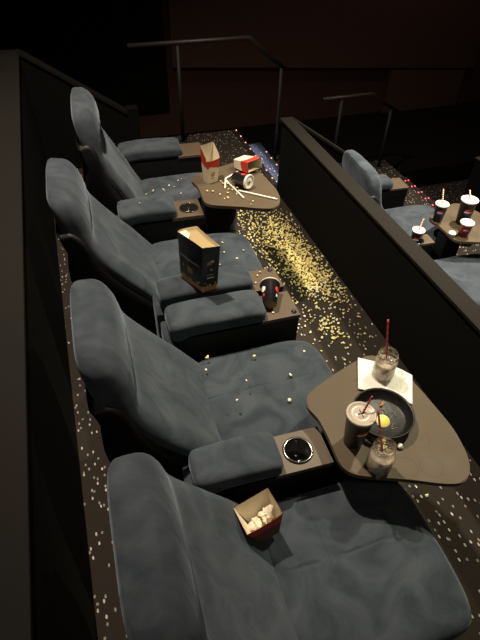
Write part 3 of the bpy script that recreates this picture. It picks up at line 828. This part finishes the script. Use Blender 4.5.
# tipped cup on far table
t = paper_cup('dark cup with clear white lid lying tipped on the far table, small red print', (.805, 2.500, .7205), .030, .0375, .100, lid=True, ang=-2.6, rot=(D(85), 0, D(32)), marks=False)
pr = lambda z: .030+.0075*z/.100
bm = bmesh.new(); patch(bm, pr, 1.25, 1.85, .05, .085, shape=lambda u: max(.05, math.sqrt(max(0, 1-(2*u-1)**2)))); finish('emblem', bm, M['red'], t)
straw('long white straw pointing to the right corner of the far table', (.80, 2.412, .6855), (.975, 2.262, .6855), .0048, 'lid', stripes=False, group='white straws')
straw('white straw lying toward the front edge of the far table', (.765, 2.555, .6855), (.803, 2.325, .6855), .0048, 'lid', stripes=False, group='white straws')
straw('bent white straw curling beside the tipped cup on the far table', (.735, 2.455, .6855), (.865, 2.625, .6855), .0048, 'lid', bend=(.765, 2.545, .695), stripes=False, group='white straws')

# lower row table cups
z = LOWZ+.681
paper_cup('white lidded cup with pink straw on the lower table, nearest the red lights', (2.387, 2.567, z), .032, .045, .13, ang=-2.2, group='lidded cups on lower table')
straw('pale striped straw in the lidded cup nearest the red lights', (2.387, 2.567, z+.138), (2.418, 2.639, z+.21), .005)
paper_cup('largest white lidded cup on the lower table, at the right edge of the photo', (2.538, 2.485, z), .042, .057, .185, ang=-2.0, group='lidded cups on lower table')
straw('pale striped straw in the largest lidded cup', (2.547, 2.495, z+.194), (2.577, 2.557, z+.22), .005)
paper_cup('white lidded dark red cup in front of the largest cup on lower table', (2.449, 2.346, z), .032, .045, .10, body='darkred', ang=-2.0, group='lidded cups on lower table')
bm = lathe([(0, 0), (.02, 0), (.026, .022), (.027, .024), (.024, .024), (0, .021)], 24); o = finish('sauce_cup', bm, M['lid'], loc=(2.371, 2.363, z)); tag(o, 'small white sauce cup on the lower table, left of the red banded cup', 'sauce cup')
paper_cup('white lidded cup with pink straw standing in the lower row console', (dx+.27-.001, 2.473, LOWZ+.5405), .030, .042, .15, ang=-2.2)
straw('pink straw poking from the cup in the lower row console', (dx+.27, 2.473, LOWZ+.699), (dx+.315, 2.51, LOWZ+.76), .005)
t = thing('notice_plate', 'small grey tilted plate with lines of print below the lower table', 'sign', (2.63, 2.46, LOWZ+.475), rot=(D(35), 0, D(-30)))
bm = bbox(-.035, .035, -.002, .002, 0, .10); pl = finish('plate', bm, M['metal'], t, smooth=False)
for i in range(4):
    bm = bbox(-.027, .027-.01*(i % 2), -.0032, -.0021, .02+.018*i, .025+.018*i); finish('printed_line', bm, M['grey_print'], pl, smooth=False)

# ------------------------------------------------------------ lights
def spot(name, loc, target, energy, col, size=.06, angle=120, blend=.6):
    l = bpy.data.lights.new(name, 'SPOT'); l.energy = energy; l.color = col; l.shadow_soft_size = size; l.spot_size = D(angle); l.spot_blend = blend
    o = bpy.data.objects.new(name, l); COL.objects.link(o); o.location = loc
    o.rotation_euler = (Vector(target)-Vector(loc)).to_track_quat('-Z', 'Y').to_euler(); return o
WARM = (1, .88, .70)
spot('ceiling_downlight_1', (-.05, 2.45, 3.85), (.75, 2.3, 0), 680, (1, .87, .70), .06, 110, .9)
spot('ceiling_downlight_2', (2.35, 1.75, 3.85), (1.35, 1.45, 0), 440, (1, .94, .68), .06, 64, .8)
spot('ceiling_downlight_4', (3.3, 2.9, 3.6), (2.6, 2.4, 0), 1300, (1, .9, .75), .06, 70, .8)
spot('added_fill_light', (.1, -.75, 3.6), (.6, 1.6, .4), 38, WARM, .15, 120, .9)  # weak fill added behind the camera to lift near-side faces, not a room lamp
spot('ceiling_downlight_3', (4.4, 5.2, 3.85), (3.4, 6.5, .3), 75, (1, .75, .6), .15, 140, 1)
w = bpy.data.worlds.new('world'); scene.world = w; w.use_nodes = True
w.node_tree.nodes['Background'].inputs[0].default_value = (.5, .55, .6, 1); w.node_tree.nodes['Background'].inputs[1].default_value = .02
bl = bpy.data.lights.new('step_glow', 'AREA'); bl.shape = 'RECTANGLE'; bl.size = 1.1; bl.size_y = .02; bl.energy = 20; bl.spread = 1.7; bl.color = (.35, .5, 1)
bo = bpy.data.objects.new('step_glow', bl); COL.objects.link(bo); bo.location = (1.548, 4.15, -.02); bo.rotation_euler = (0, D(-20), D(90))
bo.rotation_euler = (Vector((.35, 0, -1))).to_track_quat('-Z', 'Y').to_euler()

# ------------------------------------------------------------ camera
cam = bpy.data.cameras.new('camera'); co = bpy.data.objects.new('camera', cam); COL.objects.link(co)
cam.sensor_fit = 'HORIZONTAL'; cam.sensor_width = 36; cam.lens = 504/480*36; cam.clip_start = .02
X = Vector((.9513454, -.1977674, .2362835)); Y = Vector((-.3074568, -.6598078, .6856559)); Dn = Vector((-.0203013, .7249426, .6885100))
right = Vector((X[0], Y[0], -Dn[0])); down = Vector((X[1], Y[1], -Dn[1])); fwd = Vector((X[2], Y[2], -Dn[2]))
mw = Matrix((right, -down, -fwd)).transposed().to_4x4(); mw.translation = (0, 0, 2.1)
co.matrix_world = mw; scene.camera = co
scene.view_settings.view_transform = 'Standard'; scene.view_settings.look = 'None'; scene.view_settings.gamma = 1; scene.view_settings.exposure = 0
